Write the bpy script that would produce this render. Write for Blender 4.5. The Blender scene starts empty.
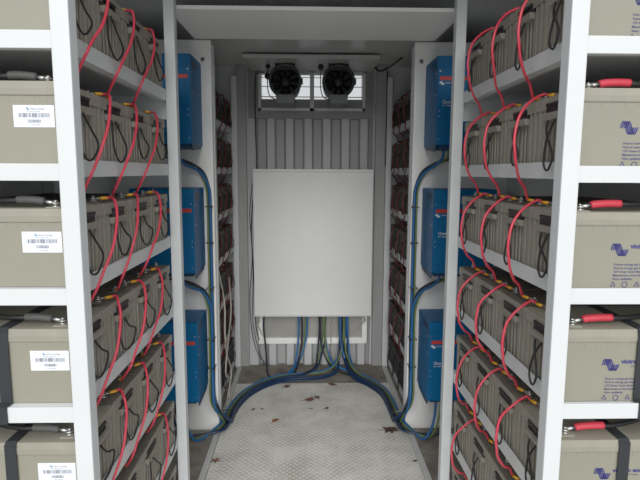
import bpy, bmesh, math, random
from mathutils import Vector, Matrix
random.seed(7)
SC = bpy.context.scene
COL = SC.collection
PI = math.pi

# ------------------------------------------------------------------ materials
def srgb(r, g, b):
    f = lambda c: (c/255/12.92) if c/255 <= .04045 else ((c/255+.055)/1.055)**2.4
    return (f(r), f(g), f(b), 1)

def mat(name, rgb, rough=.5, metal=0, noise=0, nscale=8, dark=None, bump=0, bscale=60, spec=.5):
    m = bpy.data.materials.new(name); m.use_nodes = True
    nt = m.node_tree; b = nt.nodes['Principled BSDF']
    b.inputs['Roughness'].default_value = rough
    b.inputs['Metallic'].default_value = metal
    b.inputs['Specular IOR Level'].default_value = spec
    c = srgb(*rgb)
    tc = nt.nodes.new('ShaderNodeTexCoord')
    if noise or dark:
        n = nt.nodes.new('ShaderNodeTexNoise'); n.inputs['Scale'].default_value = nscale; n.inputs['Detail'].default_value = 6
        n.inputs['Roughness'].default_value = .65
        nt.links.new(tc.outputs['Object'], n.inputs['Vector'])
        r = nt.nodes.new('ShaderNodeValToRGB')
        r.color_ramp.elements[0].position = .3; r.color_ramp.elements[1].position = .7
        d = srgb(*dark) if dark else tuple(v*(1-noise) for v in c[:3])+(1,)
        r.color_ramp.elements[0].color = d; r.color_ramp.elements[1].color = c
        nt.links.new(n.outputs['Fac'], r.inputs['Fac'])
        nt.links.new(r.outputs['Color'], b.inputs['Base Color'])
    else:
        b.inputs['Base Color'].default_value = c
    if bump:
        n2 = nt.nodes.new('ShaderNodeTexNoise'); n2.inputs['Scale'].default_value = bscale
        nt.links.new(tc.outputs['Object'], n2.inputs['Vector'])
        bp = nt.nodes.new('ShaderNodeBump'); bp.inputs['Strength'].default_value = bump; bp.inputs['Distance'].default_value = .002
        nt.links.new(n2.outputs['Fac'], bp.inputs['Height'])
        nt.links.new(bp.outputs['Normal'], b.inputs['Normal'])
    return m

M = {}
M['white'] = mat('white_painted_steel', (205, 209, 211), .45, noise=.04, nscale=5)
M['panelwhite'] = mat('white_board', (242, 242, 240), .5, noise=.05, nscale=3)
M['boxwhite'] = mat('white_cabinet_paint', (217, 217, 217), .55, noise=.05, nscale=6, bump=.15, bscale=25)
M['plastic'] = mat('beige_battery_plastic', (131, 129, 114), .55, noise=.1, nscale=6, bump=.08, bscale=200)
M['dustshade_lid'] = mat('dusty_shaded_battery_top', (98, 92, 83), .7, noise=.25, nscale=12)  # dust, plus the shade on lids behind the front row, in the colour
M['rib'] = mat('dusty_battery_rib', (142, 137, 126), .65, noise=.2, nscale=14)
M['dustshade'] = mat('dusty_shaded_battery_plastic', (108, 104, 95), .65, noise=.22, nscale=14)  # dust and the shade inside the racks, both put into the colour
M['reddim'] = mat('shaded_red_cable', (96, 32, 40), .5)  # rear rack red, darkened in the colour for the shade behind the partitions
M['yellowdim'] = mat('shaded_crimp', (120, 84, 34), .5)  # rear rack crimps, same shade put into the colour
M['caseshade'] = mat('shaded_battery_plastic', (50, 47, 46), .6, noise=.2, nscale=6)  # rear rack batteries: the partitions' shade is put into this colour
M['lid'] = mat('beige_battery_lid', (136, 133, 119), .6, noise=.16, nscale=9)
M['black'] = mat('black_rubber', (18, 19, 21), .5)
M['blackrope'] = mat('black_rope', (16, 17, 18), .7)
M['strap'] = mat('black_webbing', (20, 25, 30), .75, noise=.2, nscale=60)
M['red'] = mat('red_cable_sheath', (206, 52, 72), .4)
M['redshrink'] = mat('red_heat_shrink', (205, 50, 68), .5)
M['greyshrink'] = mat('grey_heat_shrink', (72, 72, 72), .6)
M['yellow'] = mat('yellow_crimp', (226, 160, 40), .4)
M['steel'] = mat('zinc_bolt', (190, 190, 188), .3, metal=.9)
M['sticker'] = mat('white_sticker', (226, 232, 242), .5)
M['ink'] = mat('dark_ink', (70, 76, 96), .6)
M['inkblue'] = mat('blue_ink', (40, 40, 110), .6)
M['inklight'] = mat('pale_blue_ink', (96, 150, 200), .6)
M['blue'] = mat('blue_inverter_paint', (0, 94, 150), .5, noise=.06, nscale=5, spec=.25)
M['bluedark'] = mat('dark_blue_inverter_edge', (6, 50, 88), .5)
M['stripe'] = mat('red_stripe', (200, 52, 40), .5)
M['whiteink'] = mat('white_ink', (225, 232, 240), .5)
M['cblue'] = mat('blue_cable', (22, 92, 152), .4)
M['cblue2'] = mat('dark_blue_cable', (12, 40, 72), .4)
M['cdark'] = mat('navy_cable', (14, 22, 38), .45)
M['cgreen'] = mat('green_yellow_cable', (96, 116, 58), .45)
M['cpale'] = mat('pale_cable', (176, 172, 160), .5)
M['plate_grey'] = mat('grey_metal', (150, 150, 150), .45, noise=.1)
M['wall'] = mat('container_wall_paint', (214, 216, 215), .6, noise=.07, nscale=4)
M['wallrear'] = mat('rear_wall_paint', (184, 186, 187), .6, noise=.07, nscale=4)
M['groove_shade'] = mat('rear_wall_groove_shade', (158, 161, 160), .6, noise=.07, nscale=4)  # wall colour with the shade of the corrugation grooves painted in
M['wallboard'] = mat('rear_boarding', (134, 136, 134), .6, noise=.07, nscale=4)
M['canopy'] = mat('grey_canopy', (182, 183, 181), .5)
M['ceil'] = mat('container_ceiling_paint', (190, 192, 190), .3, noise=.08, nscale=3)
M['fan'] = mat('dark_fan_plastic', (30, 32, 33), .5)
M['fanring'] = mat('grey_fan_housing', (62, 64, 66), .5)
M['fangrey'] = mat('grey_fan_bracket', (112, 114, 116), .5)
M['louver'] = mat('white_louver', (225, 228, 232), .5)
M['recess'] = mat('grey_recess', (148, 147, 142), .6, noise=.1)
M['dirt'] = mat('dark_floor', (150, 144, 134), .85, dark=(92, 86, 78), nscale=7, bump=.3, bscale=40)
M['ground'] = mat('outdoor_concrete', (165, 163, 158), .9, noise=.15, nscale=3)
M['strip'] = mat('floor_edge_steel', (196, 197, 194), .5, noise=.15, nscale=9)
M['leaf'] = mat('brown_leaf', (104, 66, 44), .7, noise=.4, nscale=30)
M['leafdark'] = mat('dark_brown_leaf', (72, 46, 34), .7, noise=.4, nscale=30)
M['leaforange'] = mat('orange_leaf', (160, 100, 64), .7, noise=.3, nscale=30)

def chequer():
    m = bpy.data.materials.new('chequer_plate'); m.use_nodes = True
    nt = m.node_tree; N = nt.nodes; L = nt.links; b = N['Principled BSDF']
    tc = N.new('ShaderNodeTexCoord')
    sep = N.new('ShaderNodeSeparateXYZ'); L.new(tc.outputs['Object'], sep.inputs[0])
    def mt(op, a, bb=None, c=None):
        n = N.new('ShaderNodeMath'); n.operation = op
        for i, v in enumerate((a, bb, c)):
            if v is None: continue
            if isinstance(v, (int, float)): n.inputs[i].default_value = v
            else: L.new(v, n.inputs[i])
        return n.outputs[0]
    S = .0262
    u = mt('DIVIDE', mt('ADD', sep.outputs[0], sep.outputs[1]), S*1.4142)
    v = mt('DIVIDE', mt('SUBTRACT', sep.outputs[0], sep.outputs[1]), S*1.4142)
    fu = mt('SUBTRACT', mt('FRACT', u), .5); fv = mt('SUBTRACT', mt('FRACT', v), .5)
    par = mt('ABSOLUTE', mt('MODULO', mt('ADD', mt('FLOOR', u), mt('FLOOR', v)), 2))
    def ell(a, c):
        return mt('ADD', mt('POWER', mt('DIVIDE', mt('ABSOLUTE', a), .56), 2), mt('POWER', mt('DIVIDE', mt('ABSOLUTE', c), .2), 2))
    e1 = ell(fu, fv); e2 = ell(fv, fu)
    mix = N.new('ShaderNodeMix'); L.new(par, mix.inputs[0]); L.new(e1, mix.inputs[2]); L.new(e2, mix.inputs[3])
    h = N.new('ShaderNodeMapRange'); h.interpolation_type = 'SMOOTHSTEP'
    L.new(mix.outputs[0], h.inputs[0]); h.inputs[1].default_value = 1.1; h.inputs[2].default_value = .35
    bp = N.new('ShaderNodeBump'); bp.inputs['Strength'].default_value = 1; bp.inputs['Distance'].default_value = .005
    L.new(h.outputs[0], bp.inputs['Height']); L.new(bp.outputs[0], b.inputs['Normal'])
    n = N.new('ShaderNodeTexNoise'); n.inputs['Scale'].default_value = 3.2; n.inputs['Detail'].default_value = 8; n.inputs['Roughness'].default_value = .7
    L.new(tc.outputs['Object'], n.inputs['Vector'])
    r = N.new('ShaderNodeValToRGB')
    r.color_ramp.elements[0].position = .33; r.color_ramp.elements[1].position = .62
    r.color_ramp.elements[0].color = srgb(176, 171, 160); r.color_ramp.elements[1].color = srgb(226, 224, 215)
    L.new(n.outputs['Fac'], r.inputs['Fac'])
    mc = N.new('ShaderNodeMix'); mc.data_type = 'RGBA'
    L.new(mt('MULTIPLY', h.outputs[0], .7), mc.inputs[0]); L.new(r.outputs['Color'], mc.inputs[6]); mc.inputs[7].default_value = srgb(250, 249, 245)
    L.new(mc.outputs[2], b.inputs['Base Color'])
    b.inputs['Roughness'].default_value = .5
    return m
M['chequer'] = chequer()

# ------------------------------------------------------------------ mesh builder
class MB:
    def __init__(s): s.bm = bmesh.new(); s.smooth = []
    def box(s, x0, x1, y0, y1, z0, z1, bevel=0, mi=0):
        vs = [s.bm.verts.new(p) for p in [(x0,y0,z0),(x1,y0,z0),(x1,y1,z0),(x0,y1,z0),(x0,y0,z1),(x1,y0,z1),(x1,y1,z1),(x0,y1,z1)]]
        fs = [s.bm.faces.new([vs[i] for i in q]) for q in [(0,3,2,1),(4,5,6,7),(0,1,5,4),(1,2,6,5),(2,3,7,6),(3,0,4,7)]]
        for f in fs: f.material_index = mi
        if bevel:
            es = list({e for f in fs for e in f.edges})
            r = bmesh.ops.bevel(s.bm, geom=es, offset=bevel, segments=2, affect='EDGES', profile=.6)
            for f in r['faces']: f.material_index = mi
        return s
    def quad(s, pts, mi=0):
        f = s.bm.faces.new([s.bm.verts.new(p) for p in pts]); f.material_index = mi; return s
    def prism(s, poly, axis, a, b, mi=0):
        def P(u, v, w):
            return {'x': (w,u,v), 'y': (u,w,v), 'z': (u,v,w)}[axis]
        A = [s.bm.verts.new(P(u,v,a)) for u,v in poly]; B = [s.bm.verts.new(P(u,v,b)) for u,v in poly]
        n = len(poly); fs = [s.bm.faces.new(A[::-1]), s.bm.faces.new(B)]
        for i in range(n): fs.append(s.bm.faces.new([A[i],A[(i+1)%n],B[(i+1)%n],B[i]]))
        for f in fs: f.material_index = mi
        return s
    def tube(s, pts, r, seg=8, closed=False, mi=0):
        P = [Vector(p) for p in pts]; n = len(P); rings = []
        t0 = (P[1]-P[0]).normalized(); ref = Vector((0,0,1)) if abs(t0.z) < .9 else Vector((1,0,0))
        nr = t0.cross(ref).normalized()
        for i in range(n):
            if closed: t = (P[(i+1)%n]-P[i-1]).normalized()
            else: t = (P[min(i+1,n-1)]-P[max(i-1,0)]).normalized()
            nr = (nr - t*nr.dot(t))
            if nr.length < 1e-6: nr = t.orthogonal()
            nr.normalize(); bn = t.cross(nr)
            rr = r[i] if isinstance(r, (list, tuple)) else r
            rings.append([s.bm.verts.new(P[i]+nr*(rr*math.cos(a))+bn*(rr*math.sin(a))) for a in [2*PI*k/seg for k in range(seg)]])
        m = n if closed else n-1
        for i in range(m):
            A, B = rings[i], rings[(i+1)%n]
            for k in range(seg):
                f = s.bm.faces.new([A[k],A[(k+1)%seg],B[(k+1)%seg],B[k]]); f.smooth = True; f.material_index = mi
        if not closed:
            s.bm.faces.new(rings[0][::-1]).material_index = mi; s.bm.faces.new(rings[-1]).material_index = mi
        return s
    def cyl(s, p0, p1, r, seg=16, r2=None, mi=0):
        return s.tube([p0, p1], [r, r2 if r2 is not None else r], seg, mi=mi)
    def lathe(s, prof, axis_pt, seg=32, mi=0):
        # profile of (radius, y) turned round an axis along y
        cx, cz = axis_pt; rings = []
        for (r, y) in prof:
            rings.append([s.bm.verts.new((cx+r*math.cos(2*PI*k/seg), y, cz+r*math.sin(2*PI*k/seg))) for k in range(seg)])
        for A, B in zip(rings, rings[1:]):
            for k in range(seg):
                f = s.bm.faces.new([A[k],A[(k+1)%seg],B[(k+1)%seg],B[k]]); f.smooth = True; f.material_index = mi
        return s
    def mesh(s, name, mats):
        bmesh.ops.recalc_face_normals(s.bm, faces=s.bm.faces)
        me = bpy.data.meshes.new(name); s.bm.to_mesh(me); s.bm.free()
        for m in (mats if isinstance(mats, (list, tuple)) else [mats]): me.materials.append(M[m])
        return me

def obj(name, data, parent=None, loc=None, rz=0):
    o = bpy.data.objects.new(name, data); COL.objects.link(o)
    if parent: o.parent = parent
    if loc: o.location = loc
    o.rotation_euler = (0, 0, rz)
    return o
def build(mb, name, mats, parent=None, loc=None, rz=0):
    return obj(name, mb.mesh(name, mats), parent, loc, rz)
def tag(o, label, cat, group=None):
    o['label'] = label; o['category'] = cat
    if group: o['group'] = group
    return o
def thing(name, label, cat, loc=(0,0,0), rz=0, group=None):
    return tag(obj(name, None, None, loc, rz), label, cat, group)
def struct(mb, name, mats):
    o = build(mb, name, mats); o['kind'] = 'structure'; return o

def spline(pts, n=8):
    P = [Vector(p) for p in pts]; out = []
    Q = [P[0]*2-P[1]] + P + [P[-1]*2-P[-2]]
    for i in range(1, len(Q)-2):
        a, b, c, d = Q[i-1], Q[i], Q[i+1], Q[i+2]
        for k in range(n):
            t = k/n
            out.append(.5*((2*b)+(c-a)*t+(2*a-5*b+4*c-d)*t*t+(3*b-a-3*c+d)*t**3))
    out.append(P[-1]); return out

def text_verts(body, size, width=None, bold=0):
    cu = bpy.data.curves.new('lettering', 'FONT'); cu.body = body; cu.size = size; cu.resolution_u = 2; cu.offset = bold
    o = bpy.data.objects.new('lettering', cu); COL.objects.link(o)
    dg = bpy.context.evaluated_depsgraph_get()
    me = bpy.data.meshes.new_from_object(o.evaluated_get(dg))
    vs = [tuple(v.co[:2]) for v in me.vertices]; fs = [tuple(p.vertices) for p in me.polygons]
    bpy.data.objects.remove(o); bpy.data.curves.remove(cu); bpy.data.meshes.remove(me)
    if width:
        w = max(v[0] for v in vs)-min(v[0] for v in vs); k = width/w
        vs = [(v[0]*k, v[1]) for v in vs]
    return vs, fs
def add_text(mb, body, size, place, width=None, mi=0, bold=0):
    vs, fs = text_verts(body, size, width, bold)
    V = [mb.bm.verts.new(place(u, v)) for u, v in vs]
    for f in fs:
        try: mb.bm.faces.new([V[i] for i in f]).material_index = mi
        except ValueError: pass
def flat_stroke(mb, pts, w, place, mi=0):
    for (a, b) in zip(pts, pts[1:]):
        d = Vector((b[0]-a[0], b[1]-a[1])); L = d.length
        if L < 1e-9: continue
        n = Vector((-d.y, d.x))/L*w/2; e = d/L*w*.25
        q = [(a[0]+n.x-e.x, a[1]+n.y-e.y), (a[0]-n.x-e.x, a[1]-n.y-e.y), (b[0]-n.x+e.x, b[1]-n.y+e.y), (b[0]+n.x+e.x, b[1]+n.y+e.y)]
        mb.quad([place(*p) for p in q], mi)

def coil_logo(mb, x0, z0, w, h, place, mi=0, lw=None):
    # the coil emblem: slanted hooped strokes, the upper hoops to the left and the lower ones to the right
    lw = lw or h*.1
    n = 4
    for k in range(n):
        t = k/(n-1)
        a = x0 + w*(.0+.34*t)
        # upper hoop: rises from the left, runs over the top and falls into a lower hoop that rises again
        pts = []
        for i in range(17):
            s_ = i/16
            if s_ < .3:
                q = s_/.3; x = a+.12*w*q; z = z0+h*(.5+.5*math.sin(q*PI/2)*(1-.05*t))
            elif s_ < .72:
                q = (s_-.3)/.42; x = a+.12*w+w*.36*q; z = z0+h*(.5+.5*math.cos(q*PI))
                z = max(z, z0)
            else:
                q = (s_-.72)/.28; x = a+.48*w+w*.18*q; z = z0+h*.5*(1-math.cos(q*PI/2))
            pts.append((x, z))
        flat_stroke(mb, pts, lw, place, mi)

# ------------------------------------------------------------------ camera
f_px, pit, yaw, roll = 523.7, .1292, .0243, .004
fw = Vector((math.sin(yaw)*math.cos(pit), math.cos(yaw)*math.cos(pit), -math.sin(pit)))
rt = Vector((math.cos(yaw), -math.sin(yaw), 0)); up = rt.cross(fw)
r2 = rt*math.cos(roll)+up*math.sin(roll); u2 = up*math.cos(roll)-rt*math.sin(roll)
cam = bpy.data.cameras.new('camera'); co = bpy.data.objects.new('camera', cam); COL.objects.link(co)
cam.sensor_width = 36; cam.lens = f_px/640*36; cam.clip_start = .05
Rm = Matrix((r2, u2, -fw)).transposed().to_4x4()
co.matrix_world = Matrix.Translation((-.0363, 0, 1.65)) @ Rm
SC.camera = co

# ------------------------------------------------------------------ dimensions
PI0, PO = .60, .645            # aisle post inner / outer faces
POST = .045
WX = 1.192                     # container inner half width
LIP = [1.998-.3175*k for k in range(7)]
ZREAR = 4.36
CEIL = 2.49
LEVEL = ['top', 'second', 'third', 'fourth', 'fifth', 'sixth', 'bottom']
NTH = ['first', 'second', 'third', 'last']

# ------------------------------------------------------------------ the setting
struct(MB().box(-6, 6, -6, 1.2, -.3, -.2), 'ground', 'ground')
struct(MB().box(-1.25, 1.25, 1.2, 4.45, -.12, 0), 'floor_base', 'dirt')
o = struct(MB().box(-.585, .598, 1.22, 3.93, .0, .006), 'floor', 'chequer')
for i, sx in enumerate((-1, 1)):
    x0, x1 = (-.622, -.588) if sx < 0 else (.6, .636)
    struct(MB().box(x0, x1, 1.22, 4.34, 0, .014, .003), 'trim_%d' % (i+1), 'strip')
struct(MB().box(-1.25, -WX, 1.2, 4.45, 0, CEIL), 'wall_left', 'wall')
struct(MB().box(WX, 1.25, 1.2, 4.45, 0, CEIL), 'wall_right', 'wall')
struct(MB().box(-1.25, 1.25, 1.2, 4.45, CEIL, CEIL+.06), 'ceiling', 'ceil')
# rear wall: corrugated sheet, the flat boarding round the louvred opening, the opening itself left free
mb = MB()
pitch = .152; xs = []; x = -.515
prof = []
while x < .5:
    prof += [(x, 0), (x+.058, 0), (x+.076, .03), (x+.134, .03)]; x += pitch
prof = [p for p in prof if p[0] < .5] + [(.5, 0)]
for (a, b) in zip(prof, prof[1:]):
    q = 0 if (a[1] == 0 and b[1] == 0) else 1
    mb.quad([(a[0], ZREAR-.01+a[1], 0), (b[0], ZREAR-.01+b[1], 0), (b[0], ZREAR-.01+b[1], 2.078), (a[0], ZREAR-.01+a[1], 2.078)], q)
wx0, wx1, wz0, wz1 = -.432, .43, 2.139, 2.455
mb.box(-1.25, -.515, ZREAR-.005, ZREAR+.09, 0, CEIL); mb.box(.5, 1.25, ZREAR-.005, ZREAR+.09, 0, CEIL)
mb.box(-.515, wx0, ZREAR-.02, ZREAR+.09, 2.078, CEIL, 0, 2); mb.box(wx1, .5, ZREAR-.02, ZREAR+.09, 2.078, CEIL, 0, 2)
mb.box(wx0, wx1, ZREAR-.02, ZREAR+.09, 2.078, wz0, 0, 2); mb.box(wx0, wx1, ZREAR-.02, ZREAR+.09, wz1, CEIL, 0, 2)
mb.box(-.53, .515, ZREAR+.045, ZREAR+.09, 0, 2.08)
struct(mb, 'wall_rear', ['wallrear', 'groove_shade', 'wallboard'])
# corner posts beside the rear racks
for i, (a, b) in enumerate(((-.605, -.53), (.515, .6))):
    struct(MB().box(a, b, ZREAR-.05, ZREAR-.006, 0, CEIL, .006), 'trim_%d' % (i+3), 'plate_grey')
# louvred window: frame, mullion, louvre blades per side
w = obj('window_1', None); w['kind'] = 'structure'
mb = MB()
y0, y1 = ZREAR-.035, ZREAR+.08
mb.box(wx0, wx0+.022, y0, y1, wz0, wz1); mb.box(wx1-.022, wx1, y0, y1, wz0, wz1)
mb.box(wx0, wx1, y0, y1, wz0, wz0+.022); mb.box(wx0, wx1, y0, y1, wz1-.02, wz1); mb.box(-.017, .017, y0, y1, wz0, wz1)
build(mb, 'window_frame', 'wall', w)
for a, b in ((wx0+.022, -.017), (.017, wx1-.022)):
    mb = MB()
    mb.box(a, b, ZREAR+.02, ZREAR+.03, wz0+.02, wz0+.098)
    for zc in (2.252, 2.333, 2.405):
        mb.prism([(ZREAR+.0, zc-.004), (ZREAR+.075, zc+.012), (ZREAR+.075, zc+.015), (ZREAR+.0, zc+.001)], 'x', a, b)
    build(mb, 'louvre', 'plate_grey', w)
# lower frame of the opening behind the cabinet
w = obj('window_2', None); w['kind'] = 'structure'
build(MB().box(-.45, .47, ZREAR-.045, ZREAR-.012, .197, .25, .004).box(-.45, -.41, ZREAR-.045, ZREAR-.012, .25, .8).box(.43, .47, ZREAR-.045, ZREAR-.012, .25, .8), 'window_frame', 'panelwhite', w)
build(MB().box(-.41, .43, ZREAR-.018, ZREAR-.011, .25, .8), 'panel', 'recess', w)
# white partitions in the inverter bays, roof board over the bays
for nm, a, b in (('wall_partition_left', -WX, -.603), ('wall_partition_right', .6, WX)):
    struct(MB().box(a, b, 3.2, 3.235, 0, 2.415, .009), nm, 'panelwhite')
mb = MB()
A = [(-.645, 2.40, 2.350), (.655, 2.40, 2.350), (.712, 3.19, 2.417), (-.695, 3.19, 2.417)]
B = [(p[0], p[1], p[2]+.016) for p in A]
mb.quad(A[::-1]); mb.quad(B)
for q in range(4): mb.quad([A[q], A[(q+1) % 4], B[(q+1) % 4], B[q]])
bmesh.ops.remove_doubles(mb.bm, verts=mb.bm.verts, dist=1e-5)
struct(mb, 'ceiling_board', 'panelwhite')

# ------------------------------------------------------------------ battery racks
def rack(label, sx, y0, group):
    t = thing('battery_rack', label, 'rack', (0, 0, 0), 0, group)
    yb = y0+.045+.974
    X = lambda a, b: (min(sx*a, sx*b), max(sx*a, sx*b))
    top = 2.40
    for (a, b) in ((PI0, PO), (WX-.05, WX-.005)):
        for ya in (y0, yb):
            build(MB().box(*X(a, b), ya, ya+POST, 0.002, top, .004), 'post', 'white', t)
    for k, z in enumerate(LIP):
        mb = MB()
        mb.box(*X(PO, PO+.004), y0+POST+.001, yb-.001, z-.047, z)            # aisle lip
        mb.box(*X(PO+.004, PO+.04), y0+POST+.001, yb-.001, z-.047, z-.043)
        mb.box(*X(PO+.002, WX-.055), y0+.019, y0+.024, z-.055, z-.0125, .0015)       # front lip
        mb.box(*X(PO+.002, WX-.055), y0+.024, y0+POST, z-.055, z-.051)
        mb.box(*X(PO+.002, WX-.055), yb+.022, yb+.027, z-.047, z)
        mb.box(*X(PO+.004, WX-.012), y0+.024, yb+.022, z-.0265, z-(.0225 if y0 > 3 else .0145 if sx < 0 else .0208))       # tray
        build(mb, 'shelf', 'white', t)
    build(MB().box(*X(PO+.001, WX-.055), yb+.028, yb+.032, LIP[1]+.195, LIP[0]-.02), 'rear_brace', 'white', t)
    return t
YA, YB = 1.3057, 3.262
rack('white steel rack at the entrance, its front batteries wearing white barcode stickers', -1, YA, 'white battery racks')
rack('white steel rack at the entrance, its front batteries printed with blue lettering', 1, YA, 'white battery racks')
rack('white steel rack in the left rear corner, behind the inverters without visible lettering', -1, YB, 'white battery racks')
rack('white steel rack in the right rear corner, behind the inverters with white lettering', 1, YB, 'white battery racks')

# ------------------------------------------------------------------ the battery
HL, HW, HB, HT = .261, .119, .170, .205
def case_mesh():
    mb = MB()
    mb.box(-HL+.004, HL-.012, -HW+.003, HW-.003, 0, HB+.002, .004)
    for sy in (-1, 1):
        x = -.245
        while x < .245:
            mb.box(x-.0012, x+.0012, sy*(HW-.0035)-.0012, sy*(HW-.0035)+.0012, HB-.012, HB)
            x += .0315
    return mb.mesh('case', 'plastic')
def end_mesh():
    mb = MB(); mb.box(HL-.013, HL-.0105, -HW+.004, HW-.004, .002, HB+.001)
    for y, wd in ((-.103, .02), (-.075, .012), (-.054, .009), (-.028, .006), (.0, .012), (.028, .006), (.054, .009), (.075, .012), (.103, .02)):
        mb.box(HL-.014, HL-.002 if abs(y) > .07 else HL-.006, y-wd/2, y+wd/2, .003, HB if abs(y) > .06 else .14, .002, 1)
    mb.box(HL-.003, HL+.001, -HW+.001, HW-.001, HB-.001, HT-.002, .001, 1)
    return mb.mesh('ribbed_end', ['dustshade', 'rib'])  # plate between the ribs is coloured darker to carry the groove shade
def lid_mesh():
    mb = MB()
    mb.box(-HL, HL, -HW, HW, HB, HB+.02, .003)
    mb.prism([(-HW+.001, HB+.019), (-HW+.004, HT), (HW-.004, HT), (HW-.001, HB+.019)], 'x', -HL+.003, HL-.003)
    for y in (-.074, .074):                                  # terminal bosses
        mb.box(HL-.066, HL-.028, y-.02, y+.02, HT-.002, HT+.003, .002)
    return mb.mesh('lid', 'lid')
def grip_mesh():
    mb = MB()
    mb.box(HL-.02, HL+.0015, -.056, .056, .155, .186, .002)
    mb.box(HL+.001, HL+.007, -.05, .05, .177, .186, .002)
    return mb.mesh('handle_recess', 'black')
def ledge_mesh():
    mb = MB()
    mb.prism([(HL-.012, .138), (HL+.008, .138), (HL+.014, .157), (HL-.012, .157)], 'y', -.061, .061)
    return mb.mesh('handle_ledge', 'rib')
def rope_mesh(kind, j):
    r = random.Random(j*7+kind)
    x = HL+.010
    if kind == 0:    # a wide hanging loop
        w_ = .05+r.uniform(0, .025); d = r.uniform(.0, .03); sk = r.uniform(.01, .05)
        pts = [(x, -.012, .139), (x+.004, .012+sk*.4, .1), (x+.008, w_*.8+sk*.5, .055+d), (x+.01, w_*.55, .022+d), (x+.008, 0, .008+d), (x+.01, -w_*.7, .02+d), (x+.006, -w_, .06+d), (x, -.045, .139)]
    else:            # a narrow twisted loop
        s_ = r.choice((-1, 1)); d = r.uniform(-.01, .02); w_ = r.uniform(.018, .034); k = r.uniform(-.02, .03)
        pts = [(x, .02*s_, .136), (x+.006, .008*s_+k*.4, .10), (x+.012, (-w_+k)*s_, .05+d), (x+.014, (-w_*.8+k)*s_, .018+d), (x+.012, k*s_, .006+d), (x+.012, (w_*.7+k)*s_, .03+d), (x+.008, (.01+k*.5)*s_, .085), (x, -.02*s_, .136)]
    return MB().tube(spline(pts, 5), .0032, 6).mesh('rope', 'blackrope')
def bolt_mesh():
    mb = MB(); mb.cyl((0,0,0), (0,0,.004), .011, 12); mb.cyl((0,0,.004), (0,0,.012), .0075, 6); mb.cyl((0,0,.012), (0,0,.018), .0045, 8)
    return mb.mesh('terminal', 'steel')
ME = dict(case=case_mesh(), end=end_mesh(), lid=lid_mesh(), grip=grip_mesh(), ledge=ledge_mesh(), bolt=bolt_mesh())
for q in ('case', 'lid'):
    ME[q+'_dustshade'] = ME[q].copy(); ME[q+'_dustshade'].materials[0] = M['dustshade' if q == 'case' else 'dustshade_lid']
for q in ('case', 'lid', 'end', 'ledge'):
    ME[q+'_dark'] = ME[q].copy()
    for w in range(len(ME[q].materials)): ME[q+'_dark'].materials[w] = M['caseshade']
ROPE = [[rope_mesh(k, j) for j in range(5)] for k in (0, 1)]

def sticker_meshes():
    pl = MB()
    x0, x1, z0, z1 = .143, .244, .092, .146
    yf = -HW+.003
    pl.box(x0, x1, yf-.0012, yf+.0005, z0, z1)
    pr = MB(); P = lambda u, v: (x0+u, yf-.0018, z0+v)
    add_text(pr, 'victron energy', .0075, lambda u, v: P(.042+u, .043+v), .036, 0)
    coil_logo(pr, .032, .0425, .008, .006, P, 1)
    add_text(pr, 'GEL deep cycle battery', .004, lambda u, v: P(.034+u, .0375+v), .034, 2)
    rr = random.Random(3)
    u = .012
    while u < .09:
        wd = rr.choice((.0006, .001, .0016)); pr.quad([P(u, .024), P(u+wd, .024), P(u+wd, .035), P(u, .035)], 0); u += wd+rr.choice((.0009, .0014, .0022))
    u = .036
    while u < .068:
        wd = rr.choice((.0006, .001, .0014)); pr.quad([P(u, .011), P(u+wd, .011), P(u+wd, .019), P(u, .019)], 0); u += wd+rr.choice((.001, .0016))
    add_text(pr, '12V 220Ah', .0045, lambda u, v: P(.04+u, .0045+v), .024, 2)
    return pl.mesh('sticker', 'sticker'), pr.mesh('sticker_print', ['ink', 'inklight', 'ink'])
def print_mesh():
    pr = MB(); yf = HW-.003+.0009
    P = lambda u, v: (.913-(.760+u), yf, v)
    coil_logo(pr, .009, .0905, .045, .031, P, 0, .0034)
    add_text(pr, 'victron energy', .0165, lambda u, v: P(.061+u, .110+v), .108, 0, .0007)
    add_text(pr, 'BLUE POWER', .006, lambda u, v: P(.088+u, .1+v), .045, 0)
    for i, tx in enumerate(('Victron energy gel deep', 'Victron energy gel deep', '12V Deep Cycle Battery', 'Maintenance free battery', 'Non spillable')):
        add_text(pr, tx, .0078, lambda u, v: P(.018+u, .064-.0098*i+v), (.086, .086, .088, .094, .052)[i], 0, .0001)
    for i, u in enumerate((.02, .052, .085, .112)):
        c = [(u+.012*math.cos(a)*.6, .012+.0075*math.sin(a)) for a in [PI/2+2*PI*k/(12 if i == 1 else 3) for k in range((12 if i == 1 else 3)+1)]]
        flat_stroke(pr, c, .0018, P, 0)
    return pr.mesh('printed_lettering', 'inkblue')
STICK, STICKP = sticker_meshes(); PRINT = print_mesh()
M['plastic_l'] = None

def pr_px(p):
    d = Vector(p)-Vector((-.0363, 0, 1.65)); z = d.dot(fw)
    return 320+f_px*d.dot(r2)/z, 240-f_px*d.dot(u2)/z

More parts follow.
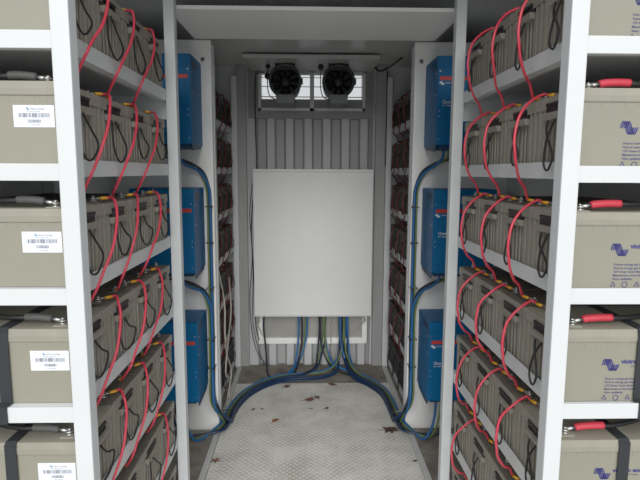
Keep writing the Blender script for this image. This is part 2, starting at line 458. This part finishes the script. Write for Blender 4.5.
def battery(sx, yc, z, label, group, front, j):
    t = thing('battery', label, 'battery', (sx*.913, yc, z), 0 if sx < 0 else PI, group)
    v = '_dark' if yc > 3 else '' if front else '_dustshade'; v2 = '_dark' if yc > 3 else ''
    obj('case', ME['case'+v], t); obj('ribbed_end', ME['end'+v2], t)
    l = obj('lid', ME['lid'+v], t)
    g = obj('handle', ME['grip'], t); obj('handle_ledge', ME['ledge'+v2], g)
    obj('handle_rope', ROPE[0 if sx < 0 else 1][j % 5], g)
    for y in (-.074, .074): obj('terminal', ME['bolt'], t, (HL-.047, y, HT+.002))
    if front and sx < 0:
        s_ = obj('sticker', STICK, t); obj('sticker_print', STICKP, s_)
    if front and sx > 0: obj('printed_lettering', PRINT, t)
    return t
BZ = -.0222
n = 0
for sx, side in ((-1, 'left'), (1, 'right')):
    for k in range(7):
        for j in range(4):
            yc = 1.352+.119+.243*j
            e = min(pr_px((sx*.652, yc+a, LIP[k]+.2))[1] for a in (-.119, .119))
            e = min(e, pr_px((sx*.9, yc-.119, LIP[k]+.2))[1]) if j == 0 else e
            if e > 479: continue
            n += 1
            if j == 0:
                lab = ('grey battery with white barcode sticker at the front of the %s shelf' if sx < 0 else 'grey battery with blue printed lettering at the front of the %s shelf') % LEVEL[k]
            else:
                lab = 'grey battery, %s from the entrance on the %s shelf of the %s front rack' % (NTH[j], LEVEL[k], side)
            battery(sx, yc, LIP[k]+(-.0142 if sx < 0 else -.0205), lab, 'batteries on the %s front rack' % side, j == 0, n*3+k)
    for k in range(7):
        for j in range(4):
            yc = YB+.046+.119+.243*j
            n += 1
            battery(sx, yc, LIP[k]+BZ, 'dim grey battery, %s from the partition on the %s shelf of the %s rear rack' % (NTH[j], LEVEL[k], side),
                    'batteries on the %s rear rack' % side, False, n*3+k)

# ------------------------------------------------------------------ red battery cables
def lug(parent, tip, d, col='yellow'):
    # a ring lug on the terminal and the coloured crimp sleeve behind it, running along d
    d = Vector(d).normalized(); tip = Vector(tip)
    mb = MB(); mb.cyl(tip+Vector((0,0,-.001)), tip+Vector((0,0,.0025)), .0105, 12); mb.tube([tip, tip+d*.022], .0042, 8)
    build(mb, 'lug', 'steel', parent)
    if col: build(MB().tube([tip+d*.02, tip+d*.042], .0054, 8), 'crimp_sleeve', col, parent)
def red_cable(sx, y_s, y_e, k, label, group, bulge, seed):
    r = random.Random(seed)
    bz = BZ if y_s > 3 else -.0142 if sx < 0 else -.0205
    zt = LIP[k]+bz+HT+.011; ze = LIP[k]-.3175+bz+HT+.011
    X = lambda v: sx*v
    ds = (Vector((1, .8, .04)) if sx < 0 else Vector((-.35, .75, .05))).normalized()
    s0 = Vector((X(.699), y_s, zt)); e0 = Vector((X(.699), y_e, ze)); de = (Vector((.45, -.9, .1)) if sx < 0 else Vector((-.55, .8, .12))).normalized()
    dy = y_e-y_s
    b = (bulge if sx > 0 else bulge+.05)+r.uniform(-.005, .006); q = r.uniform(-.015, .015)
    if sx < 0:
        pts = [s0+ds*.04, s0+ds*.055, (X(b+.014), y_s+.008, zt-.008), (X(b-.002), y_s-.028+q, zt-.045), (X(b-.012), y_s-.075+q, zt-.10), (X(b-.012), y_s-.115+q, zt-.15), (X(b-.003), y_s-.152, zt-.20), (X(b+.008), y_s-.178, zt-.245), (X(.664), y_e-.064, ze+.022), e0+de*.045]
    else:
        pts = [s0+ds*.044, s0+ds*.062+Vector((0,0,.004)), (X(.63), y_s+.048, zt-.016), (X(b+.014), y_s+.036+q, zt-.06), (X(b), y_s+.03+q, zt-.12), (X(b+.004), y_s+.032+q, zt-.165), (X(b+.016), y_s+.046+q, zt-.205), (X(.622), y_s+.078, LIP[k]-.052), (X(.652), y_e+.014, ze+.046), e0+de*.045]
    t = thing('red_cable', label, 'cable', (0,0,0), 0, group)
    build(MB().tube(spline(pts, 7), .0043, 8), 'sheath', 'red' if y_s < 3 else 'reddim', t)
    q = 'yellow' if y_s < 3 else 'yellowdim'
    lug(t, s0, ds, q); lug(t, e0, de, q)
cn = 0
for sx, side in ((-1, 'left'), (1, 'right')):
    for k in range(6):
        for j in range(3):
            for Y0, rk in ((1.352, 'front'), (YB+.046, 'rear')):
                if rk == 'front' and k == 5 and j < 2: continue
                rear, nxt = Y0+.243*j+.193, Y0+.243*(j+1)+.045
                ys, ye = (nxt, rear) if sx < 0 else (rear, nxt)
                cn += 1
                red_cable(sx, ys, ye, k, '%s red cable from the entrance hanging from %s to %s shelf, %s %s rack' % (NTH[j], LEVEL[k], LEVEL[k+1], side, rk),
                          'red cables on the %s %s rack' % (side, rk), (.579 if sx > 0 else .574) if rk == 'front' else .606 if sx > 0 else .577, cn)

# thick output cables lying on the front batteries
for sx, side in ((-1, 'black'), (1, 'red')):
    for k in range(0, 5):
        zt = LIP[k]+(-.0142 if sx < 0 else -.0205)+HT+.012; X = lambda v: sx*v
        t = thing('output_cable', ('thick black cable with grey sleeve on the %s stickered front battery' if sx < 0 else 'thick black cable with red sleeve on the %s blue-printed front battery') % LEVEL[k].replace('top', 'topmost'), 'cable', (0,0,0), 0, 'thick cables on the front batteries')
        p = [(X(.722), 1.399, zt+.002), (X(.74), 1.40, zt+.004), (X(.79), 1.402, zt+.007), (X(.84), 1.405, zt+.006), (X(.93), 1.44, zt+.004), (X(1.06), 1.52, zt+.004), (X(1.13), 1.66, zt+.003)]
        build(MB().tube(spline(p, 6), .0075, 10), 'sheath', 'black', t)
        build(MB().tube(spline([(X(.727), 1.3985, zt+.004), (X(.745), 1.3995, zt+.007), (X(.775), 1.400, zt+.009), (X(.812 if sx > 0 else .80), 1.402, zt+.0085)], 5), [.006]+[.0105]*15, 10), 'heat_shrink', 'redshrink' if sx > 0 else 'greyshrink', t)
        mb = MB(); mb.cyl((X(.699), 1.397, zt-.002), (X(.699), 1.397, zt+.002), .013, 12); mb.tube([(X(.699), 1.397, zt), (X(.735), 1.399, zt+.005)], .006, 8)
        build(mb, 'lug', 'steel', t)
# black lashing straps round the lower front batteries
for sx in (-1, 1):
    for k in (3, 4):
        z = LIP[k]; xc = sx*.838; w_ = .0155; zl = z+(-.0142 if sx < 0 else -.0205)+HT+.0025
        xc += 0 if sx < 0 else (.036 if k == 3 else .008)
        P = [(2.312, zl), (1.360, zl), (1.3485, zl-.008), (1.3485, z-.009), (1.3215, z-.011), (1.3215, z-.057), (1.335, z-.059), (2.312, z-.059)]
        mb = MB()
        for (a, b) in zip(P, P[1:]):
            mb.quad([(xc-w_, a[0], a[1]), (xc+w_, a[0], a[1]), (xc+w_, b[0], b[1]), (xc-w_, b[0], b[1])])
        o = build(mb, 'lashing_strap', 'strap')
        tag(o, 'black webbing strap lashed round the %s shelf %s front batteries' % (LEVEL[k], 'and its stickered' if sx < 0 else 'and its blue-printed'), 'strap', 'black lashing straps')
        sd = o.modifiers.new('thickness', 'SOLIDIFY'); sd.thickness = .002; sd.offset = 0

# ------------------------------------------------------------------ inverters
def inv_meshes():
    W, D, H = .350, .295, .472
    b = MB()
    b.prism([(-D, 0), (-D, H-.0), (0, H), (0, 0)], 'x', -W/2, W/2)
    fc = MB(); fc.box(-W/2-.0015, W/2+.0015, -D-.004, -D+.03, .004, H-.062, .002)
    tp = MB(); tp.prism([(-D-.002, H-.059), (-D-.002, H-.002), (-D+.012, H+.002), (-.02, H+.002), (-.02, H-.03), (-D+.03, H-.059)], 'x', -W/2-.001, W/2+.001)
    sp = MB(); sp.box(-W/2+.012, W/2-.012, -D-.0055, -D-.004, H-.128, H-.108)
    ink = MB(); P = lambda u, v: (-W/2+u, -D-.006, v)
    coil_logo(ink, .010, H-.152, .026, .016, P, 0, .003)
    add_text(ink, 'victron energy', .014, lambda u, v: P(.042+u, H-.145+v), .095, 0)
    ink2 = MB()
    add_text(ink2, 'Quattro', .024, lambda u, v: P(.027+u, H-.25+v), .085, 0)
    add_text(ink2, '48 | 10000 | 140', .01, lambda u, v: P(.027+u, H-.265+v), .075, 0)
    scs = []
    for u in (.012, W-.012):
        for v in (.03, H-.29, H-.32, H-.08):
            scs.append(MB().cyl((-W/2+u, -D-.004, v), (-W/2+u, -D-.0075, v), .0035, 8))
    for s_ in (-1, 1):
        for v in (H-.09, H-.2): scs.append(MB().cyl((s_*W/2, -D+.03, v), (s_*(W/2+.0035), -D+.03, v), .0045, 8))
    fl = MB()
    for s_ in (-1, 1):
        x = s_*(W/2-.003)
        fl.prism([(-D, .0), (-.02, .0), (-.05, -.02), (-D+.03, -.035)], 'x', x-.002, x+.002)
    fl.box(-W/2+.02, W/2-.02, -D+.03, -.03, -.022, 0)
    hcs = []
    for s_ in (-1, 1):
        x = s_*(W/2); hcs.append(MB().prism([(-D+.03, H-.075), (-D+.04, H-.02), (-.10, H-.02), (-.15, H-.055)], 'x', x-.001, x+.0012))
    return [('case', b.mesh('case', 'blue')), ('front_cover', fc.mesh('front_cover', 'blue')), ('top_cover', tp.mesh('top_cover', 'blue')), ('red_stripe', sp.mesh('red_stripe', 'stripe')),
            ('brand_lettering', ink.mesh('brand_lettering', 'whiteink')), ('model_lettering', ink2.mesh('model_lettering', 'whiteink')), ('cable_flange', fl.mesh('cable_flange', 'bluedark'))] + [('screw', q.mesh('screw', 'steel')) for q in scs] + [('side_handle_slot', q.mesh('side_handle_slot', 'bluedark')) for q in hcs]
INV = inv_meshes()
for sx, side in ((-1, 'left'), (1, 'right')):
    for i, (z, nm) in enumerate(((1.80, 'top'), (1.082, 'middle'), (.325, 'lowest'))):
        t = thing('inverter', '%s of three blue inverters with red stripe on the %s white partition' % (nm, side), 'inverter', (sx*(.838 if sx < 0 else .842), 3.197, z), 0, 'blue inverters on the white partitions')
        for nm2, me in INV:
            q = obj(nm2, me, t)
        
# bolts through the top of the partitions
for sx, side in ((-1, 'left'), (1, 'right')):
    x = -.650 if sx < 0 else .636
    t = thing('wall_bolt', 'round bolt near the top edge of the %s white partition' % side, 'bolt', (x, 3.2, 2.302), 0, 'partition bolts')
    build(MB().lathe([(0, -.003), (.014, -.003), (.016, 0)], (0, 0), 16), 'washer', 'steel', t)
    build(MB().lathe([(0, -.009), (.007, -.009), (.008, -.003)], (0, 0), 6), 'bolt_head', 'black', t)

# ------------------------------------------------------------------ white cabinet on the rear wall
t = thing('wall_cabinet', 'large plain white cabinet on the rear wall under the fans, cables hanging out below', 'cabinet', (.008, 0, 0))
build(MB().box(-.455, .458, 4.125, 4.335, .512, 1.665, .004), 'cabinet_body', 'plate_grey', t)
build(MB().box(-.468, .47, 4.105, 4.125, .494, 1.671, .004), 'cabinet_door', 'boxwhite', t)
build(MB().box(-.462, .464, 4.103, 4.106, 1.648, 1.651).box(-.462, .464, 4.103, 4.106, .502, .504), 'door_seam', 'plate_grey', t)

# ------------------------------------------------------------------ fans under their canopy
mb = MB()
mb.box(-.492, .478, 3.85, 4.335, 2.448, 2.462, .002); mb.box(-.492, .478, 3.846, 3.852, 2.448, 2.474)
tag(build(mb, 'fan_canopy', 'canopy'), 'flat grey canopy plate fixed over the two dark fans', 'canopy')
for cx_, nm in ((-.203, 'left'), (.196, 'right')):
    zc = 2.322
    t = thing('duct_fan', '%s of the two round dark duct fans in the louvred opening' % nm, 'fan', (cx_, 4.2, zc), 0, 'round duct fans')
    mb = MB(); mb.lathe([(.103, 3.99), (.114, 3.985), (.122, 4.0), (.124, 4.05), (.12, 4.1), (.11, 4.2), (.11, 4.32)], (0, 0), 40); mb.lathe([(.103, 3.99), (.1, 4.1), (.1, 4.3)], (0, 0), 40)
    h = build(mb, 'housing', 'fanring', t, (0, -4.2, 0))
    mb = MB(); mb.lathe([(0, 4.04), (.03, 4.042), (.042, 4.06), (.042, 4.12)], (0, 0), 24)
    for k in range(9):
        a = 2*PI*k/9; c, s_ = math.cos(a), math.sin(a); c2, s2 = math.cos(a+.38), math.sin(a+.38)
        mb.quad([(.04*c, 4.055, .04*s_), (.098*c, 4.05, .098*s_), (.098*c2, 4.085, .098*s2), (.04*c2, 4.085, .04*s2)])
    build(mb, 'rotor', 'fangrey' if False else 'fan', t, (0, -4.2, 0))
    build(MB().lathe([(.0, 4.12), (.1, 4.12)], (0, 0), 32), 'motor_plate', 'fan', t, (0, -4.2, 0))
    mb = MB(); mb.prism([(-.062, -.165), (.062, -.165), (.07, -.105), (-.07, -.105)], 'y', -.215, .1); build(mb, 'bracket', 'fangrey', t)
    build(MB().prism([(-.075, .126), (.075, .126), (.07, .08), (-.07, .08)], 'y', -.17, .1), 'top_bracket', 'fan', t)
    build(MB().box(.118, .132, -.18, -.12, -.02, .02, .003), 'clip', 'black', t)
    tc_ = thing('fan_lead', 'thin black lead looping beside the %s duct fan' % nm, 'cable', (0,0,0), 0, 'fan leads')
    x = cx_-.13
    build(MB().tube(spline([(x, 4.08, 2.42), (x-.004, 4.06, 2.35), (x-.002, 4.06, 2.27), (x+.015, 4.06, 2.215), (x+.06, 4.06, 2.19), (x+.075, 4.06, 2.18)], 6), .0045, 6), 'sheath', 'black', tc_)
    mb = MB()
    mb.lathe([(0, 4.04), (.018, 4.04), (.022, 4.05), (.022, 4.08), (0, 4.085)], (x-.003, 2.36 if cx_ < 0 else 2.43), 14)
    build(mb, 'connector', 'black', tc_)
    if cx_ < 0: build(MB().lathe([(0, 4.04), (.015, 4.04), (.018, 4.05), (.018, 4.08), (0, 4.085)], (x, 2.43), 14), 'connector', 'black', tc_)

# thin black wires on the rear wall
def wire(pts, r, m, label, group='thin wires on the rear wall', name='wall_wire'):
    return tag(build(MB().tube(spline(pts, 6), r, 6), name, m), label, 'wire', group)
wire([(-.35, 4.3, 2.43), (-.43, 4.31, 2.425), (-.452, 4.315, 2.38), (-.456, 4.315, 2.0), (-.452, 4.33, 1.7), (-.475, 4.33, 1.5), (-.5, 4.315, 1.2), (-.49, 4.32, .9), (-.478, 4.33, .6), (-.47, 4.31, .35), (-.44, 4.25, .25)], .004, 'black', 'black wire running from the fans down past the cabinet edge')
wire([(-.49, 4.33, 1.55), (-.512, 4.32, 1.3), (-.495, 4.32, .95), (-.52, 4.32, .6), (-.505, 4.32, .3), (-.45, 4.31, .1), (-.36, 4.28, .015)], .003, 'cdark', 'thin dark wire hanging beside the cabinet to the floor')
wire([(-.505, 4.32, 1.2), (-.49, 4.32, .8), (-.498, 4.32, .4), (-.45, 4.31, .15), (-.4, 4.29, .02)], .003, 'cdark', 'second thin dark wire nearer the cabinet, ending on the floor')
wire([(.50, 4.28, 2.47), (.53, 4.2, 2.43), (.60, 4.1, 2.45), (.645, 3.9, 2.47)], .006, 'black', 'black wire drooping under the ceiling at the right rear corner', None)
wire([(.595, 4.24, 2.43), (.59, 4.235, 2.3), (.592, 4.235, 2.0), (.59, 4.235, 1.7)], .004, 'black', 'black wire taped down the right rear rack post', None)

# ------------------------------------------------------------------ power cables: inverter > partition edge > floor > white cabinet
ZB = .512
BOTX = [-.396, -.072, .084, .264]
LF = [(-.60, 3.10), (-.562, 3.22), (-.555, 3.36), (-.535, 3.52), (-.485, 3.68), (-.405, 3.82), (-.30, 3.93)]
RF = [(.60, 3.08), (.562, 3.22), (.555, 3.36), (.55, 3.52), (.53, 3.70), (.46, 3.86), (.38, 3.98)]
TAIL = {-1: {0: [(-.36, 4.03)], 1: [(-.21, 3.99), (-.14, 4.06)], 2: [(-.20, 3.98), (-.08, 4.02), (.02, 4.10)], 3: [(-.20, 3.98), (-.03, 4.01), (.10, 4.05), (.19, 4.11)]},
        1: {2: [(.29, 4.05), (.18, 4.11)], 3: [(.325, 4.06)]}}
cols = [('cblue', 'blue'), ('cgreen', 'green-yellow'), ('cdark', 'black'), ('cblue2', 'dark blue')]
INZ = [1.775, 1.055, .30]
INAME = ['top', 'middle', 'lowest']
rr = random.Random(11)
def jit(a): return rr.uniform(-a, a)
DEST = {-1: {(0,0):1, (0,1):1, (0,2):0, (0,3):3, (1,0):1, (1,1):2, (1,2):1, (1,3):3, (2,0):3, (2,1):3, (2,2):2, (2,3):2},
        1: {(0,0):3, (0,1):2, (0,2):3, (0,3):3, (1,0):3, (1,1):3, (1,2):2, (1,3):3, (2,0):2, (2,1):3, (2,2):3, (2,3):3}}
for sx, side in ((-1, 'left'), (1, 'right')):
    F = LF if sx < 0 else RF
    for i in range(3):
        for c in range(4):
            m, cname = cols[c]
            r = .0078 if c != 1 else .0060
            d = DEST[sx][(i, c)]
            ex = (.622 if sx < 0 else .613)+(c % 2)*.0158         # upright run: one column per colour, one row per inverter
            ey = 3.187-((i if i < 2 else 0)*2+1-c//2)*.0162
            pts = []
            xs_ = .745+.034*c if sx > 0 else .775+.03*c
            z0 = INZ[i]
            if i < 2:
                pts += [(sx*xs_, 3.03+.02*c, z0), (sx*(xs_-.004), 3.035+.02*c, z0-.04), (sx*(xs_-.035-.01*c), 3.07+.01*c, z0-.085+.012*c), (sx*(ex+.045), 3.125-.01*i, z0-.13+.01*c), (sx*(ex+.008), ey-.008, z0-.21), (sx*ex, ey, z0-.32)]
                z = z0-.6
                while z > .55:
                    pts.append((sx*ex, ey, z)); z -= .3
                pts.append((sx*(ex+.002), ey-.004, .40))
                pts.append((sx*(ex-.008), ey-.03, .22))
            else:
                pts += [(sx*xs_, 3.02+.02*c, z0), (sx*xs_, 3.02+.015*c, z0-.10), (sx*(xs_-.025), 3.0+.02*c, .10), (sx*(xs_-.07), 3.01+.014*c, .03+.004*c)]
            lane = (c-1.5)*.0168
            lay = .0145+.0168*i
            tail = TAIL[sx][d]
            C2 = [Vector((p[0], p[1], 0)) for p in F + tail]
            for q in range(1 if i < 2 else 0, len(C2)):
                t_ = (C2[min(q+1, len(C2)-1)]-C2[max(q-1, 0)]).normalized()
                nv = Vector((t_.y, -t_.x, 0))*(-sx)
                k_ = 1 if q >= 1 else .8
                p = C2[q]+nv*lane*(1 if q < 6 else 1.15)
                pts.append((p.x+jit(.0015), p.y+jit(.0015), lay+jit(.001)+(.035 if q == 1 and i < 2 else 0)+(.028 if q == len(C2)-1 else 0)))
            slot = (i*4+c)
            bx = BOTX[d]+((slot*5) % 7-3)*.011; by = 4.19+(slot % 3)*.028
            b0 = pts[-1]
            pts.append((b0[0]*.42+bx*.58, by-.02, .115+.012*i))
            pts.append((b0[0]*.1+bx*.9+jit(.006), by, .235)); pts.append((bx+jit(.006), by, .36)); pts.append((bx, by, ZB-.003))
            o = build(MB().tube(spline(pts, 6), r, 7), 'power_cable', m)
            tag(o, '%s cable running from the %s %s inverter over the floor into the white cabinet' % (cname, INAME[i], side), 'cable', 'power cables on the %s side' % side)
# pale thin leads under the cabinet
for i, (x, ze) in enumerate(((-.445, .28), (-.11, .2), (.17, .03), (.43, .33))):
    wire([(x, 4.2, ZB-.003), (x+.01, 4.24, ZB-.1), (x-.01+.03*(i == 3), 4.27, (ZB+ze)/2), (x-.03*(1 if i == 3 else -1), 4.29, ze)], .0042, 'cpale',
         ['pale lead at the left end of the cabinet underside', 'pale lead beside the second cable bunch under the cabinet', 'pale lead between the two middle cable bunches under the cabinet', 'pale lead at the right end of the cabinet underside'][i], 'pale leads under the cabinet')
# cable ties on the upright runs
for sx, side in ((-1, 'left'), (1, 'right')):
    for i, z in enumerate((1.44, 1.22, .94, .62, .44)):
        mb = MB(); x0 = .611 if sx < 0 else .602; x1 = x0+.04; yy0 = 3.126 if i > 1 else 3.158
        loop = [(sx*x0, yy0, z), (sx*x1, yy0, z), (sx*x1, 3.198, z), (sx*x0, 3.198, z)]
        mb.tube(loop, .0028, 5, closed=True); mb.box(sx*x0-.007, sx*x0+.005, yy0-.008, yy0+.004, z-.006, z+.006)
        tag(build(mb, 'cable_tie', 'black'), 'black cable tie, %s from the top on the %s upright cable run' % (['first', 'second', 'third', 'fourth', 'fifth'][i], side), 'cable tie', 'cable ties on the upright runs')
for lab, (x, y, rz) in (('black cable tie round the floor cables near the left partition', (-.585, 3.36, .25)), ('white cable tie round the floor cables near the right partition', (.6, 3.33, -.1))):
    pts = [(-.06, 0, .004), (.06, 0, .004), (.058, 0, .045), (0, 0, .058), (-.058, 0, .045)]
    tag(build(MB().tube(pts, .0035, 5, closed=True), 'cable_tie', 'cpale' if 'white' in lab else 'black', None, (x, y, .003), rz), lab, 'cable tie', 'cable ties on the floor cables')
# pale cables in front of the left rear rack
wire([(-.64, 3.5, 1.0), (-.61, 3.55, .75), (-.602, 3.5, .55), (-.61, 3.62, .35), (-.6, 3.75, .18), (-.605, 3.6, .06), (-.6, 3.5, .03)], .006, 'cpale', 'pale cable dangling to the floor before the left rear rack', None)
wire([(-.635, 3.95, .85), (-.61, 3.85, .62), (-.605, 3.66, .45), (-.61, 3.55, .25), (-.604, 3.7, .12), (-.602, 3.62, .03)], .006, 'cpale', 'second pale cable crossing the lower shelves of the left rear rack', None)

# ------------------------------------------------------------------ fallen leaves
def leaf(x, y, size, kind, m, label, rz, seed):
    r = random.Random(seed); mb = MB(); n_ = {'oak': 16, 'star': 14, 'plain': 10, 'bit': 7}[kind]
    pts = []
    for i in range(n_):
        a = 2*PI*i/n_
        if kind in ('oak', 'star'): rad = 1.0 if i % 2 == 0 else (.5 if kind == 'oak' else .28)
        else: rad = .75+.25*math.cos(a)
        rad *= r.uniform(.8, 1.15)*size
        pts.append(Vector((rad*math.cos(a), rad*.75*math.sin(a), r.uniform(.002, .3*size))))
    c = mb.bm.verts.new((0, 0, .004)); V = [mb.bm.verts.new(p) for p in pts]
    for i in range(n_): mb.bm.faces.new([c, V[i], V[(i+1) % n_]])
    t = thing('fallen_leaf', label, 'leaf', (x, y, .0065), rz, 'fallen leaves on the floor plate')
    build(mb, 'leaf_blade', m, t)
    build(MB().tube([(0, 0, .004), (-size*1.3, size*.15, .006)], .0016, 5), 'stem', m, t)
leaf(-.015, 3.62, .052, 'oak', 'leaf', 'curled brown oak leaf in the middle of the chequer plate', .4, 1)
leaf(.036, 3.66, .035, 'oak', 'leafdark', 'brown leaf scrap touching the middle oak leaf', 2.0, 2)
leaf(.497, 3.16, .066, 'oak', 'leafdark', 'large dark brown oak leaf near the right strip', .1, 3)
leaf(-.25, 3.30, .04, 'plain', 'leaforange', 'small orange leaf lying alone left of the middle', 1.2, 4)
leaf(-.563, 2.82, .042, 'star', 'leaf', 'small star-shaped brown leaf beside the left floor strip', .5, 5)
leaf(-.19, 3.86, .04, 'oak', 'leaf', 'brown leaf close to the left floor cables at the rear', .9, 6)
leaf(.155, 3.895, .045, 'oak', 'leaf', 'brown leaf close to the floor cables under the cabinet', 2.6, 7)
leaf(.098, 3.48, .024, 'bit', 'leafdark', 'dark leaf crumb right of the middle oak leaf', .8, 8)
leaf(-.01, 3.48, .014, 'bit', 'leafdark', 'tiny dark leaf crumb in front of the middle oak leaf', .2, 9)
leaf(-.41, 3.47, .02, 'bit', 'leafdark', 'dark leaf crumb nearest the left floor cables', 1.5, 10)
leaf(-.35, 3.48, .016, 'bit', 'leafdark', 'smaller dark leaf crumb beside the left crumb', 2.5, 11)
leaf(.58, 2.80, .018, 'bit', 'leafdark', 'dark leaf crumb against the right floor strip', .5, 12)

# ------------------------------------------------------------------ light: overcast sky from the open front
wd = bpy.data.worlds.new('World'); SC.world = wd; wd.use_nodes = True
nt = wd.node_tree; bg = nt.nodes['Background']
bg.inputs[0].default_value = (.93, .97, 1.0, 1); bg.inputs[1].default_value = .72
def hazy_sun(name, energy, angle, elev, az=0, col=(1, .985, .96)):
    l = bpy.data.lights.new(name, 'SUN'); o = bpy.data.objects.new(name, l); COL.objects.link(o)
    l.energy = energy; l.angle = math.radians(angle); l.color = col
    e = math.radians(elev); a_ = math.radians(az)
    o.rotation_euler = Vector((math.sin(a_)*math.cos(e), -math.cos(a_)*math.cos(e), math.sin(e))).to_track_quat('Z', 'Y').to_euler()
hazy_sun('low_hazy_sky', 1.4, 22, 15)
hazy_sun('high_hazy_sky', 2.8, 55, 42)
SC.view_settings.view_transform = 'Standard'
SC.view_settings.look = 'None'
SC.view_settings.exposure = -.2
SC.view_settings.gamma = 1.2
